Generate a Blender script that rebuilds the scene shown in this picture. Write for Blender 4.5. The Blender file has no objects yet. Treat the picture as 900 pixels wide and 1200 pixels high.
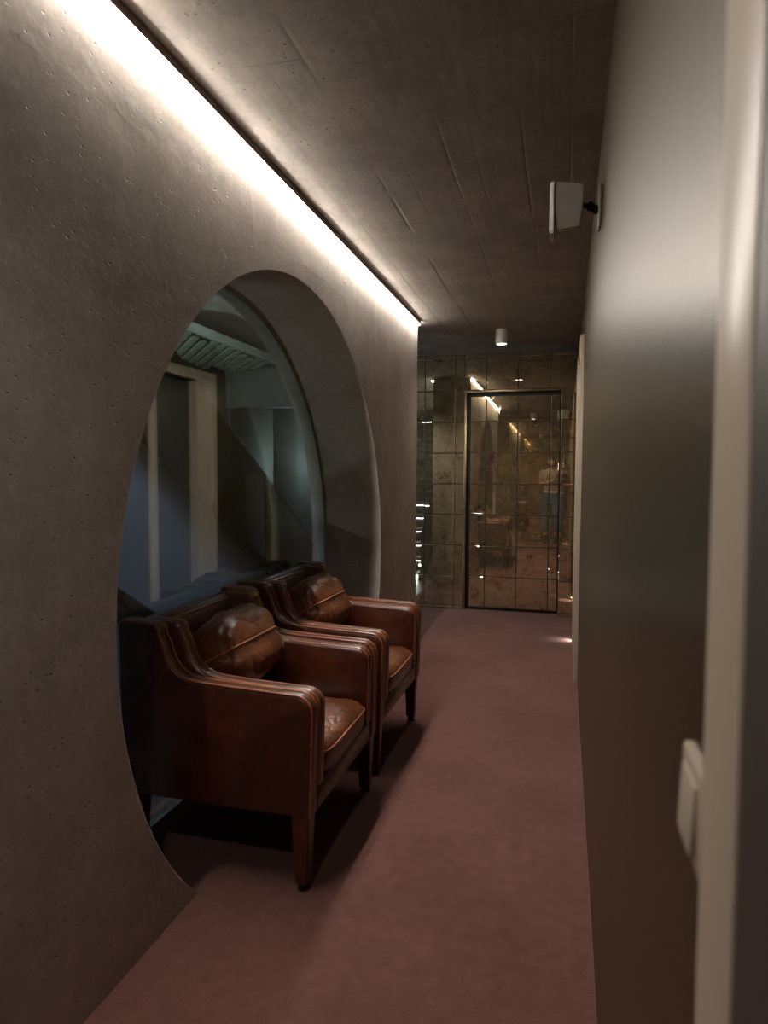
import bpy, bmesh, math, random
from mathutils import Vector, Matrix
random.seed(7)
PI = math.pi
S = bpy.context.scene
C = S.collection

# ------------------------------------------------------------------ camera, world, exposure
H = 1.32
cam_d = bpy.data.cameras.new('camera'); cam = bpy.data.objects.new('camera', cam_d); C.objects.link(cam)
yaw, pitch, roll = 0.26692, 0.0569, 0.0040
f_ = Vector((-math.sin(yaw)*math.cos(pitch), math.cos(yaw)*math.cos(pitch), -math.sin(pitch)))
r_ = Vector((math.cos(yaw), math.sin(yaw), 0)); u_ = r_.cross(f_)
r2 = r_*math.cos(roll)+u_*math.sin(roll); u2 = -r_*math.sin(roll)+u_*math.cos(roll)
M = Matrix((r2, u2, -f_)).transposed().to_4x4(); M.translation = Vector((0, 0, H))
cam.matrix_world = M
cam_d.sensor_fit = 'VERTICAL'; cam_d.sensor_height = 36; cam_d.sensor_width = 27
cam_d.lens = 773.13/1200*36
cam_d.clip_start = 0.02
cam_d.dof.use_dof = True; cam_d.dof.focus_distance = 3.6; cam_d.dof.aperture_fstop = 4.5
S.camera = cam

w = bpy.data.worlds.new('world'); S.world = w; w.use_nodes = True
w.node_tree.nodes['Background'].inputs[0].default_value = (0.01, 0.011, 0.013, 1)
w.node_tree.nodes['Background'].inputs[1].default_value = 0.2
S.view_settings.view_transform = 'Standard'; S.view_settings.look = 'None'
S.view_settings.exposure = 0.0; S.view_settings.gamma = 1; S.view_settings.use_curve_mapping = False
S.cycles.max_bounces = 14; S.cycles.glossy_bounces = 10; S.cycles.transparent_max_bounces = 16
S.cycles.diffuse_bounces = 6; S.cycles.use_denoising = True
S.cycles.sample_clamp_indirect = 3.0; S.cycles.use_adaptive_sampling = False
S.cycles.caustics_reflective = False; S.cycles.caustics_refractive = False
S.cycles.denoiser = 'OPENIMAGEDENOISE'; S.cycles.denoising_input_passes = 'RGB_ALBEDO_NORMAL'; S.cycles.denoising_prefilter = 'ACCURATE'
LED_E = 255.0         # wall washer strip
STEP_E = 30.0        # stair nosing strips
DOWN_E = 60.0

# ------------------------------------------------------------------ materials
def hexc(h):
    c = [int(h[i:i+2], 16)/255 for i in (0, 2, 4)]
    return tuple(((x/12.92) if x <= .04045 else ((x+.055)/1.055)**2.4) for x in c)+(1,)
class NT:
    def __init__(s, name):
        s.m = bpy.data.materials.new(name); s.m.use_nodes = True; s.t = s.m.node_tree
        s.t.nodes.clear(); s.out = s.n('ShaderNodeOutputMaterial')
    def n(s, typ, **kw):
        nd = s.t.nodes.new(typ)
        for k, v in kw.items():
            if k.startswith('i_'): nd.inputs[k[2:].replace('_', ' ')].default_value = v
            else: setattr(nd, k, v)
        return nd
    def l(s, a, b): s.t.links.new(a, b)
    def mathn(s, op, a, b=None, clamp=False):
        nd = s.n('ShaderNodeMath', operation=op, use_clamp=clamp)
        for i, v in enumerate((a, b)):
            if v is None: continue
            if isinstance(v, (int, float)): nd.inputs[i].default_value = v
            else: s.l(v, nd.inputs[i])
        return nd.outputs[0]
    def ramp(s, fac, stops):
        nd = s.n('ShaderNodeValToRGB'); s.l(fac, nd.inputs[0])
        e = nd.color_ramp.elements
        while len(e) < len(stops): e.new(0.5)
        for q, (p, c) in zip(e, stops):
            q.position = p; q.color = c if len(c) == 4 else tuple(c)+(1,)
        return nd.outputs[0]
    def noise(s, co, scale, detail=5, rough=.55, dist=0):
        nd = s.n('ShaderNodeTexNoise'); nd.inputs['Scale'].default_value = scale
        nd.inputs['Detail'].default_value = detail; nd.inputs['Roughness'].default_value = rough
        nd.inputs['Distortion'].default_value = dist; s.l(co, nd.inputs['Vector']); return nd.outputs[0]
    def mapc(s, co, sc=(1, 1, 1), rot=(0, 0, 0)):
        nd = s.n('ShaderNodeMapping'); nd.inputs['Scale'].default_value = sc; nd.inputs['Rotation'].default_value = rot
        s.l(co, nd.inputs['Vector']); return nd.outputs[0]
    def mix(s, fac, a, b, blend='MIX'):
        nd = s.n('ShaderNodeMix', data_type='RGBA', blend_type=blend)
        for i, v in ((0, fac), (6, a), (7, b)):
            if isinstance(v, (int, float)): nd.inputs[i].default_value = v
            elif isinstance(v, tuple): nd.inputs[i].default_value = v
            else: s.l(v, nd.inputs[i])
        return nd.outputs[2]
    def bsdf(s, col=None, rough=.5, metal=0., bump=None, bs=.3, bd=.01, spec=.5, coat=0., coatr=.1):
        p = s.n('ShaderNodeBsdfPrincipled')
        for k, v in (('Base Color', col), ('Roughness', rough), ('Metallic', metal)):
            if v is None: continue
            if isinstance(v, (int, float, tuple)): p.inputs[k].default_value = v
            else: s.l(v, p.inputs[k])
        p.inputs['Specular IOR Level'].default_value = spec
        p.inputs['Coat Weight'].default_value = coat; p.inputs['Coat Roughness'].default_value = coatr
        if bump is not None:
            b = s.n('ShaderNodeBump'); b.inputs['Strength'].default_value = bs; b.inputs['Distance'].default_value = bd
            s.l(bump, b.inputs['Height']); s.l(b.outputs[0], p.inputs['Normal'])
        s.l(p.outputs[0], s.out.inputs[0]); return p
    def co(s, kind='Object'): return s.n('ShaderNodeTexCoord').outputs[kind]

def m_concrete(name, dark, light, boards=False):
    t = NT(name); co = t.co()
    n1 = t.noise(co, 1.1, 8, .6, .4); n2 = t.noise(co, 5.5, 8, .7); n3 = t.noise(co, 60, 4, .6)
    a = t.mathn('ADD', t.mathn('MULTIPLY', n1, .55), t.mathn('MULTIPLY', n2, .45))
    col = t.ramp(a, [(.36, dark), (.64, light)])
    col = t.mix(.35, col, t.ramp(n3, [(.3, (.55, .55, .55)), (.7, (1, 1, 1))]), 'MULTIPLY')
    # blow holes
    v = t.n('ShaderNodeTexVoronoi'); v.inputs['Scale'].default_value = 30; v.inputs['Randomness'].default_value = 1
    t.l(t.mapc(co, (1, 1, 1.6)), v.inputs['Vector'])
    hole = t.ramp(v.outputs['Distance'], [(.06, (1, 1, 1)), (.17, (0, 0, 0))])
    msk = t.ramp(t.noise(co, 11, 3, .6), [(.46, (0, 0, 0)), (.54, (1, 1, 1))])
    hole = t.mathn('MULTIPLY', hole, msk)
    col = t.mix(t.mathn('MULTIPLY', hole, .9), col, tuple(x*.35 for x in dark[:3])+(1,))
    hgt = t.mathn('SUBTRACT', t.mathn('ADD', t.mathn('MULTIPLY', n1, .5), t.mathn('MULTIPLY', n2, .25)), t.mathn('MULTIPLY', hole, .2))
    hgt = t.mathn('ADD', hgt, t.mathn('MULTIPLY', n3, .06))
    # hairline scratches / trowel arcs
    wv = t.n('ShaderNodeTexVoronoi', feature='DISTANCE_TO_EDGE'); wv.inputs['Scale'].default_value = .9
    dn = t.n('ShaderNodeTexNoise'); dn.inputs['Scale'].default_value = 1.4; t.l(co, dn.inputs['Vector'])
    mx = t.n('ShaderNodeMix', data_type='VECTOR'); mx.inputs[0].default_value = .35; t.l(co, mx.inputs[4]); t.l(dn.outputs[1], mx.inputs[5])
    t.l(mx.outputs[1], wv.inputs['Vector'])
    cr = t.ramp(wv.outputs['Distance'], [(.0, (1, 1, 1)), (.012, (0, 0, 0))])
    cr = t.mathn('MULTIPLY', cr, t.ramp(t.noise(co, 2.1, 2), [(.5, (0, 0, 0)), (.6, (1, 1, 1))]))
    hgt = t.mathn('ADD', hgt, t.mathn('MULTIPLY', cr, .06 if not boards else .10))
    if boards:
        sx = t.n('ShaderNodeSeparateXYZ'); t.l(co, sx.inputs[0])
        wob = t.mathn('MULTIPLY', t.mathn('SUBTRACT', t.noise(co, .8, 2), .5), .022)
        X = t.mathn('ADD', sx.outputs[0], wob)
        lines = None
        for x0, wd, st in ((-.93, .006, .8), (-.84, .004, .5), (-.72, .012, 1.), (-.60, .004, .6), (-.43, .005, .7), (-.33, .004, .4), (-.16, .006, .6), (.0, .004, .5)):
            d = t.mathn('ABSOLUTE', t.mathn('SUBTRACT', X, x0))
            e = t.mathn('MULTIPLY', t.mathn('SUBTRACT', 1, t.mathn('DIVIDE', d, wd), True), st)
            lines = e if lines is None else t.mathn('MAXIMUM', lines, e)
        Y = t.mathn('ADD', sx.outputs[1], t.mathn('MULTIPLY', t.mathn('SUBTRACT', t.noise(co, 3., 3), .5), .08))
        for y0 in (1.78, 3.05, 4.3, 5.1):
            d = t.mathn('ABSOLUTE', t.mathn('SUBTRACT', Y, y0))
            e = t.mathn('MULTIPLY', t.mathn('SUBTRACT', 1, t.mathn('DIVIDE', d, .008), True), .7 if y0 < 2 else .4)
            lines = t.mathn('MAXIMUM', lines, e)
        brk = t.ramp(t.noise(co, 1.7, 3), [(.42, (.0, .0, .0)), (.60, (.8, .8, .8))])
        lines = t.mathn('MULTIPLY', lines, brk)
        grain = t.noise(t.mapc(co, (14, .7, 1)), 3.0, 6, .65)
        col = t.mix(t.mathn('MULTIPLY', lines, .55), col, tuple(x*.35 for x in dark[:3])+(1,))
        col = t.mix(.5, col, t.ramp(grain, [(.3, (.6, .6, .6)), (.7, (1, 1, 1))]), 'MULTIPLY')
        hgt = t.mathn('SUBTRACT', t.mathn('ADD', hgt, t.mathn('MULTIPLY', grain, .18)), t.mathn('MULTIPLY', lines, .35))
    t.bsdf(col, .78, 0, hgt, .5 if not boards else .4, .013, spec=.3)
    return t.m
def m_plain(name, col, rough=.5, metal=0., ns=0, var=.12, spec=.5, bump=0., coat=0.):
    t = NT(name)
    if ns:
        co = t.co(); n = t.noise(co, ns, 5, .6)
        c = t.ramp(n, [(.3, tuple(x*(1-var) for x in col[:3])), (.7, tuple(min(1, x*(1+var)) for x in col[:3]))])
        t.bsdf(c, rough, metal, n if bump else None, bump, .004, spec, coat)
    else: t.bsdf(col, rough, metal, spec=spec, coat=coat)
    return t.m
def m_emit(name, col, st):
    t = NT(name); e = t.n('ShaderNodeEmission'); e.inputs[0].default_value = col; e.inputs[1].default_value = st
    t.l(e.outputs[0], t.out.inputs[0]); return t.m
def m_glass(name, tint, ior=1.5, rough=0.0, refl=1.0):
    t = NT(name); tr = t.n('ShaderNodeBsdfTransparent'); tr.inputs[0].default_value = tint
    g = t.n('ShaderNodeBsdfGlossy'); g.inputs['Roughness'].default_value = rough; g.inputs[0].default_value = (1, 1, 1, 1)
    fr = t.n('ShaderNodeFresnel'); fr.inputs[0].default_value = ior
    mx = t.n('ShaderNodeMixShader'); t.l(t.mathn('MULTIPLY', fr.outputs[0], refl), mx.inputs[0]); t.l(tr.outputs[0], mx.inputs[1]); t.l(g.outputs[0], mx.inputs[2])
    t.l(mx.outputs[0], t.out.inputs[0]); return t.m
def m_mirror():
    t = NT('antique_mirror'); co = t.co(); oi = t.n('ShaderNodeObjectInfo')
    ad = t.n('ShaderNodeVectorMath', operation='ADD'); t.l(co, ad.inputs[0])
    sc = t.n('ShaderNodeVectorMath', operation='SCALE'); cmb = t.n('ShaderNodeCombineXYZ')
    for i in range(3): t.l(oi.outputs['Random'], cmb.inputs[i])
    t.l(cmb.outputs[0], sc.inputs[0]); sc.inputs['Scale'].default_value = 37; t.l(sc.outputs[0], ad.inputs[1])
    v = ad.outputs[0]
    n1 = t.noise(v, 9, 8, .75, .6); n2 = t.noise(v, 42, 6, .7, .3)
    a = t.mathn('ADD', t.mathn('MULTIPLY', n1, .5), t.mathn('MULTIPLY', n2, .5))
    col = t.ramp(a, [(.36, hexc('7d6448')), (.45, hexc('dcc9a9')), (.60, hexc('f3e6cd'))])
    tint = t.mathn('ADD', .82, t.mathn('MULTIPLY', oi.outputs['Random'], .18))
    hs = t.n('ShaderNodeHueSaturation'); t.l(col, hs.inputs['Color']); t.l(tint, hs.inputs['Value'])
    rg = t.ramp(a, [(.38, (.07, .07, .07)), (.5, (.01, .01, .01))])
    p = t.bsdf(hs.outputs[0], rg, 1.0)
    d = t.n('ShaderNodeBsdfDiffuse'); t.l(t.ramp(a, [(.38, hexc('4a3c2e')), (.6, hexc('b8a07c'))]), d.inputs[0])
    mx = t.n('ShaderNodeMixShader'); mx.inputs[0].default_value = .24
    t.l(p.outputs[0], mx.inputs[1]); t.l(d.outputs[0], mx.inputs[2]); t.l(mx.outputs[0], t.out.inputs[0])
    return t.m
def m_leather(name, dark, mid, hi, wr=.5):
    t = NT(name); co = t.co()
    n1 = t.noise(co, 4.5, 6, .6, .5); n2 = t.noise(co, 26, 6, .65); n3 = t.noise(co, 160, 3, .5)
    a = t.mathn('ADD', t.mathn('MULTIPLY', n1, .65), t.mathn('MULTIPLY', n2, .35))
    col = t.ramp(a, [(.32, dark), (.5, mid), (.68, hi)])
    h = t.mathn('ADD', t.mathn('MULTIPLY', n2, .6), t.mathn('MULTIPLY', n3, .16))
    if wr:
        wv = t.n('ShaderNodeTexVoronoi', feature='DISTANCE_TO_EDGE'); wv.inputs['Scale'].default_value = 9
        mx = t.n('ShaderNodeMix', data_type='VECTOR'); mx.inputs[0].default_value = .25
        dn = t.n('ShaderNodeTexNoise'); dn.inputs['Scale'].default_value = 6; t.l(co, dn.inputs['Vector'])
        t.l(co, mx.inputs[4]); t.l(dn.outputs[1], mx.inputs[5]); t.l(mx.outputs[1], wv.inputs['Vector'])
        cr = t.ramp(wv.outputs['Distance'], [(0, (0, 0, 0)), (.12, (1, 1, 1))])
        h = t.mathn('ADD', h, t.mathn('MULTIPLY', cr, wr*.5))
        col = t.mix(t.mathn('MULTIPLY', t.mathn('SUBTRACT', 1, cr), .35), col, dark)
    rg = t.mathn('ADD', .24, t.mathn('MULTIPLY', n2, .22))
    t.bsdf(col, rg, 0, h, .5, .006, spec=.7, coat=.22, coatr=.25)
    return t.m
def m_carpet():
    t = NT('carpet'); co = t.co()
    n1 = t.noise(co, 1.6, 5, .6); n2 = t.noise(co, 320, 3, .7); n3 = t.noise(co, 24, 4, .6)
    a = t.mathn('ADD', t.mathn('ADD', t.mathn('MULTIPLY', n1, .3), t.mathn('MULTIPLY', n2, .5)), t.mathn('MULTIPLY', n3, .2))
    col = t.ramp(a, [(.36, hexc('583832')), (.64, hexc('885e55'))])
    p = t.bsdf(col, .95, 0, n2, .6, .004, spec=.1); p.inputs['Sheen Weight'].default_value = .15
    return t.m
def m_paint():
    t = NT('satin_paint'); co = t.co()
    n = t.noise(t.mapc(co, (1, 1.0, 1.0), (.6, 0, 0)), 16, 4, .6, .8); n0 = t.noise(co, 1.3, 3)
    n2 = t.noise(t.mapc(co, (1, 5, 20), (.5, 0, 0)), 3, 3, .6, .3)
    col = t.ramp(n0, [(.3, hexc('292315')), (.7, hexc('352d1d'))])
    h = t.mathn('ADD', t.mathn('MULTIPLY', n, .6), t.mathn('MULTIPLY', n2, .5))
    p = t.bsdf(col, .36, 0, h, .3, .004, spec=.75); p.inputs['Specular Tint'].default_value = (1, .83, .62, 1)
    return t.m
def m_brushed(name, col, rough=.3):
    t = NT(name); co = t.co()
    n = t.noise(t.mapc(co, (1, 1, 60)), 3, 4, .6)
    t.bsdf(t.ramp(n, [(.3, tuple(x*.8 for x in col[:3])), (.7, col)]), rough, 1., n, .08, .002)
    return t.m

MT = dict(
    conc=m_concrete('board_concrete', hexc('b0a498'), hexc('e0d3c8')),
    ceil=m_concrete('ceiling_concrete', hexc('9b938a'), hexc('cac2b8'), True),
    carpet=m_carpet(), paint=m_paint(), mirror=m_mirror(),
    cream=m_plain('cream_paint', hexc('beae9a'), .35, 0, 6, .04),
    door=m_plain('dark_door', hexc('37342f'), .45, 0, 5, .1),
    dark=m_plain('dark_backing', hexc('15110e'), .6, 0, 9, .2),
    blackm=m_plain('black_metal', hexc('0c0b0b'), .35, .6, 20, .1),
    lobby=m_concrete('lobby_concrete', hexc('565a54'), hexc('7b7f78')),
    lobbyfloor=m_plain('lobby_floor', hexc('2c2c2e'), .35, 0, 8, .2),
    steel=m_brushed('brushed_steel', hexc('6c7072'), .4),
    alu=m_brushed('aluminium', hexc('b9b9b6'), .35),
    chrome=m_plain('chrome', hexc('d8d8d8'), .12, 1., 30, .02),
    panel=m_plain('blue_panel', hexc('b4bdd4'), .25, 0, 3, .10, spec=.8, coat=.3),
    glass=m_glass('window_glass', (.86, .90, .875, 1), 1.52, refl=.62),
    seal=m_plain('glass_edge', hexc('98b3a9'), .3, 0, 15, .08, coat=.4),
    tglass=m_glass('smoked_glass', (.62, .6, .58, 1), 1.5),
    leather=m_leather('tan_leather', hexc('280f07'), hexc('4c1e0b'), hexc('6d3315'), .0),
    leatherw=m_leather('creased_leather', hexc('3f200f'), hexc('6f3b1d'), hexc('94592f'), 1.2),
    piping=m_leather('leather_piping', hexc('6d3419'), hexc('9c5730'), hexc('bf7a50'), 0),
    wood=m_plain('stained_wood', hexc('3c1b0f'), .4, 0, 30, .3, coat=.2),
    railblack=m_plain('rail_black', hexc('050505'), .7, 0, 40, .1, spec=.15),
    rubber=m_plain('black_rubber', hexc('0d0d0d'), .6, 0, 40, .1),
    white=m_plain('white_plastic', hexc('cfc9c0'), .45, 0, 25, .03),
    offw=m_plain('speaker_grey', hexc('c4bcb1'), .5, 0, 25, .04),
    grille=m_plain('speaker_grille', hexc('e0dcd4'), .55, 0, 200, .12, bump=.4),
    slat=m_plain('slat_paint', hexc('a3ab9c'), .55, 0, 12, .08),
    led=m_emit('led_diffuser', (1, .925, .84, 1), LED_E),
    stepled=m_emit('stair_led', (.58, .74, 1, 1), STEP_E),
    cool_fill=m_emit('added_cool_diffuser', (.72, .84, 1, 1), 170),  # glow of the added strip on the lobby side
    dot=m_emit('stair_spot', (.75, .88, 1, 1), 55),
    lens=m_emit('downlight_lens', (1, .88, .72, 1), 9),
    floorled=m_emit('floor_light_lens', (1, .88, .75, 1), 60),
    skin=m_plain('skin', hexc('c4937a'), .5, 0, 12, .05),
    hair=m_plain('dark_hair', hexc('1c120d'), .5, 0, 60, .3, bump=.4),
    shirt=m_plain('pale_shirt', hexc('a08a7c'), .85, 0, 18, .06, bump=.2),
    jeans=m_plain('blue_denim', hexc('4d6275'), .9, 0, 45, .2, bump=.3),
    boot=m_plain('black_boot', hexc('14120f'), .4, 0, 30, .2),
    camb=m_plain('camera_black', hexc('0f0f10'), .4, 0, 60, .2),
    lensg=m_plain('camera_lens_glass', hexc('101522'), .05, 0, 10, .1, coat=1.),
    eye=m_plain('eye_white', hexc('e6e0da'), .2), iris=m_plain('eye_iris', hexc('2d1c12'), .15),
    lip=m_plain('lips', hexc('9a5a4e'), .45),
)

# ------------------------------------------------------------------ geometry helpers
def link(name, me, mat=None, parent=None):
    o = bpy.data.objects.new(name, me); C.objects.link(o)
    if mat and me is not None and not me.materials: me.materials.append(MT[mat])
    if parent: o.parent = parent
    return o
def fin(name, bm, mat, parent=None, smooth=False, angle=35):
    bmesh.ops.recalc_face_normals(bm, faces=bm.faces)
    me = bpy.data.meshes.new(name); bm.to_mesh(me); bm.free()
    if smooth:
        me.polygons.foreach_set('use_smooth', [True]*len(me.polygons))
        try: me.set_sharp_from_angle(angle=math.radians(angle))
        except Exception: pass
    return link(name, me, mat, parent)
def box(bm, x0, x1, y0, y1, z0, z1, bev=0, seg=2):
    r = bmesh.ops.create_cube(bm, size=1)
    vs = r['verts']
    for v in vs: v.co = Vector(((x0+x1)/2+v.co.x*(x1-x0), (y0+y1)/2+v.co.y*(y1-y0), (z0+z1)/2+v.co.z*(z1-z0)))
    if bev:
        es = list({e for v in vs for e in v.link_edges})
        bmesh.ops.bevel(bm, geom=es, offset=bev, segments=seg, profile=.5, affect='EDGES')
def obox(name, mat, x0, x1, y0, y1, z0, z1, bev=0, parent=None, seg=2):
    bm = bmesh.new(); box(bm, x0, x1, y0, y1, z0, z1, bev, seg); return fin(name, bm, mat, parent, bool(bev))
def prism(bm, pts, ax, a, b):
    """pts: 2-D outline; ax 'x' -> (y,z), 'y' -> (x,z), 'z' -> (x,y); extruded from a to b"""
    def P(p, d): return {'x': (d, p[0], p[1]), 'y': (p[0], d, p[1]), 'z': (p[0], p[1], d)}[ax]
    A = [bm.verts.new(P(p, a)) for p in pts]; B = [bm.verts.new(P(p, b)) for p in pts]
    n = len(pts); f = [bm.faces.new(A), bm.faces.new(B[::-1])]
    for i in range(n): bm.faces.new((A[i], B[i], B[(i+1) % n], A[(i+1) % n]))
    return f
def cyl(bm, p0, p1, r0, r1=None, seg=20, cap=True):
    r1 = r0 if r1 is None else r1
    p0 = Vector(p0); p1 = Vector(p1); d = (p1-p0); L = d.length; d.normalize()
    m = Matrix.Translation((p0+p1)/2) @ d.to_track_quat('Z', 'Y').to_matrix().to_4x4()
    bmesh.ops.create_cone(bm, cap_ends=cap, segments=seg, radius1=r0, radius2=r1, depth=L, matrix=m)
def tube(name, pts, r, mat, parent=None, closed=False, seg=6):
    bm = bmesh.new(); n = len(pts); pts = [Vector(p) for p in pts]; rings = []
    for i, p in enumerate(pts):
        a = pts[(i-1) % n] if (closed or i > 0) else p; b = pts[(i+1) % n] if (closed or i < n-1) else p
        d = (b-a).normalized(); up = Vector((0, 1, 0)) if abs(d.y) < .9 else Vector((0, 0, 1))
        s = d.cross(up).normalized(); t = s.cross(d)
        rings.append([bm.verts.new(p+r*(math.cos(2*PI*k/seg)*s+math.sin(2*PI*k/seg)*t)) for k in range(seg)])
    for i in range(n if closed else n-1):
        A = rings[i]; B = rings[(i+1) % n]
        for k in range(seg): bm.faces.new((A[k], A[(k+1) % seg], B[(k+1) % seg], B[k]))
    if not closed: bm.faces.new(rings[0][::-1]); bm.faces.new(rings[-1])
    return fin(name, bm, mat, parent, True, 60)
def empty(name, loc=(0, 0, 0), rz=0):
    o = bpy.data.objects.new(name, None); C.objects.link(o); o.location = loc; o.rotation_euler = (0, 0, rz); o.empty_display_size = .1
    return o
def tag(o, label, cat, group=None):
    o['label'] = label; o['category'] = cat
    if group: o['group'] = group
    return o
def struct(o, label=None, cat=None):
    o['kind'] = 'structure'
    if label: o['label'] = label
    if cat: o['category'] = cat
    return o
def copy_tree(o, parent=None):
    c = o.copy(); C.objects.link(c); c.parent = parent
    for ch in list(o.children): copy_tree(ch, c)
    return c

# ------------------------------------------------------------------ main dimensions
XL, XR = -1.091, .101            # corridor faces of the two walls
XB = -1.54                       # lobby face of the concrete wall
XG = -1.457                      # glass plane
YN, YF = -.65, 6.40              # mirror walls behind the camera and at the far end
Y0, Y1 = .98, 4.93               # ends of the concrete wall
ZC = 2.472
CY, CZ, CR = 2.669, .884, 1.2507 # round opening
XW = -3.5                        # lobby far wall

# floor and ceiling
struct(obox('floor', 'carpet', XB, .75, -1.1, YF+.3, -.12, 0), 'dusty rose-brown carpet running the length of the corridor', 'floor')
struct(obox('floor', 'lobbyfloor', XW-.2, XB, -1.1, YF+.3, -.12, -.002), 'dark stone floor of the stair lobby behind the glass', 'floor')
struct(obox('ceiling', 'ceil', XW-.2, .75, -1.1, YF+.3, ZC, ZC+.15), 'dark board-marked concrete ceiling over the corridor', 'ceiling')

# concrete wall with the round opening (one closed outline, opening runs into the floor)
th0 = math.asin(-CZ/CR)
N = 128
arc = []
for i in range(N+1):
    a = (PI-th0)+(th0-(PI-th0))*i/N     # from left foot over the top to the right foot
    arc.append((CY+CR*math.cos(a), max(0, CZ+CR*math.sin(a))))
outline = [(Y0, 0)]+arc+[(Y1, 0), (Y1, ZC), (Y0, ZC)]
bm = bmesh.new(); prism(bm, outline, 'x', XL, XB)
bmesh.ops.recalc_face_normals(bm, faces=bm.faces)
wl = fin('wall_left', bm, 'conc', None, True, 30)
bv = wl.modifiers.new('edge', 'BEVEL'); bv.width = .002; bv.segments = 2; bv.limit_method = 'ANGLE'; bv.angle_limit = math.radians(40)
struct(wl, 'raw concrete wall pierced by the large round opening', 'wall')

# glazing of the round opening
win = empty('window_1'); struct(win, 'big round glass pane set deep in the concrete opening', 'window')
bm = bmesh.new(); R2 = CR+.004
prism(bm, [(CY+R2*math.cos(a), max(.002, CZ+R2*math.sin(a))) for a in [(PI-th0)+(2*th0-PI)*i/N for i in range(N+1)]], 'x', XG-.002, XG+.002)
fin('glass_pane', bm, 'glass', win)
ring = [(XG, CY+(CR-.006)*math.cos(a), max(.012, CZ+(CR-.006)*math.sin(a))) for a in [(PI-th0)+(2*th0-PI)*i/N for i in range(N+1)]]
o = tube('edge_seal', ring, .005, 'seal', win); o['label'] = 'pale green edge seal'
o = obox('floor_channel', 'alu', XG-.02, XG+.02, CY-.87, CY+.87, .001, .03, .003, win)

# right wall: three pieces around two doorways + lintels
D2 = (-.42, .384); D3 = (4.40, 4.99); DZ = 2.12
for (a, b, z0, z1) in ((YN-.3, D2[0], 0, ZC), (D2[1], D3[0], 0, ZC), (D3[1], YF+.2, 0, ZC), (D2[0], D2[1], DZ, ZC), (D3[0], D3[1], DZ, ZC)):
    struct(obox('wall_right', 'paint', XR, XR+.16, a, b, z0, z1))
for o in C.objects:
    if o.name == 'wall_right': o['label'] = 'olive-brown painted wall along the right side of the corridor'
struct(obox('wall_right', 'dark', XR+.16, XR+.6, YN-.3, YF+.2, 0, ZC))

def casing(n, y0, y1, wd, lab, depth=.022, leaf=.05):
    d = empty('door_%d' % n); struct(d, lab, 'door')
    o = obox('door_leaf', 'door', XR+leaf, XR+leaf+.04, y0+.012, y1-.012, .008, DZ-.012, .003, d)
    for (a, b) in ((y0-wd, y0+.012), (y1-.012, y1+wd)):
        obox('jamb', 'cream', XR-depth, XR+.1, a, b, 0, DZ+wd, .004, d)
    obox('lintel', 'cream', XR-depth, XR+.1, y0+.012, y1-.012, DZ-.012, DZ+wd, .004, d)
    return d
casing(2, D2[0], D2[1], .073, 'doorway in the near right wall with a pale casing and dark leaf', .012, -.0105)
d3 = casing(3, D3[0], D3[1], .075, 'cream-framed doorway on the right just before the mirrored end')
for (a, b) in ((D3[1]+.077, D3[1]+.31),):
    obox('side_panel', 'cream', XR-.014, XR-.0005, a, b-.05, 0, DZ+.03, .003, d3)
    obox('jamb', 'cream', XR-.026, XR+.02, b-.048, b, 0, DZ+.075, .004, d3)
    obox('lintel', 'cream', XR-.022, XR-.0005, a, b-.05, DZ+.032, DZ+.075, .003, d3)
for d, y, hx in ((bpy.data.objects['door_2'], D2[0]+.08, XR-.011), (d3, D3[0]+.07, XR+.05)):
    bm = bmesh.new(); cyl(bm, (hx, y, 1.0), (hx-.038, y, 1.0), .009); cyl(bm, (hx-.032, y, 1.0), (hx-.032, y+.11, 1.0), .008)
    fin('handle', bm, 'chrome', d, True)

# ------------------------------------------------------------------ mirrored tile walls
T = .30; G = .0055
tile_cache = {}
def tile(parent, x0, x1, z0, z1, y, face, tilt=.0012):
    """one antique mirror tile, thin bevelled slab whose face looks along face*(+Y)"""
    w_, h_ = round(x1-x0-G, 4), round(z1-z0-G, 4)
    if w_ < .008 or h_ < .008: return
    k = (w_, h_)
    if k not in tile_cache:
        bm = bmesh.new(); b = min(.004, w_/4, h_/4); t_ = .007
        A = [bm.verts.new((sx*w_/2, t_/2, sz*h_/2)) for sx, sz in ((-1, -1), (1, -1), (1, 1), (-1, 1))]
        B = [bm.verts.new((sx*w_/2, -t_/2+.002, sz*h_/2)) for sx, sz in ((-1, -1), (1, -1), (1, 1), (-1, 1))]
        Cc = [bm.verts.new((sx*(w_/2-b), -t_/2, sz*(h_/2-b))) for sx, sz in ((-1, -1), (1, -1), (1, 1), (-1, 1))]
        bm.faces.new(A); bm.faces.new(Cc)
        for i in range(4):
            j = (i+1) % 4
            bm.faces.new((A[i], A[j], B[j], B[i])); bm.faces.new((B[i], B[j], Cc[j], Cc[i]))
        bmesh.ops.recalc_face_normals(bm, faces=bm.faces)
        me = bpy.data.meshes.new('mirror_tile'); bm.to_mesh(me); bm.free(); me.materials.append(MT['mirror']); tile_cache[k] = me
    o = bpy.data.objects.new('mirror_tile', tile_cache[k]); C.objects.link(o); o.parent = parent
    o.location = ((x0+x1)/2, y+(.0035 if face < 0 else -.0035), (z0+z1)/2)
    rr = random.Random(round(x0*91+z0*733+y*17, 3))
    o.rotation_euler = (rr.uniform(-tilt, tilt), 0, (0 if face < 0 else PI)+rr.uniform(-tilt, tilt))
def cuts(a, b, off):
    c = [a]; k = math.ceil((a-off)/T+1e-6)
    while off+k*T < b-1e-6: c.append(off+k*T); k += 1
    c.append(b); return c
OX, OZ = -.137, .03
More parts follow.
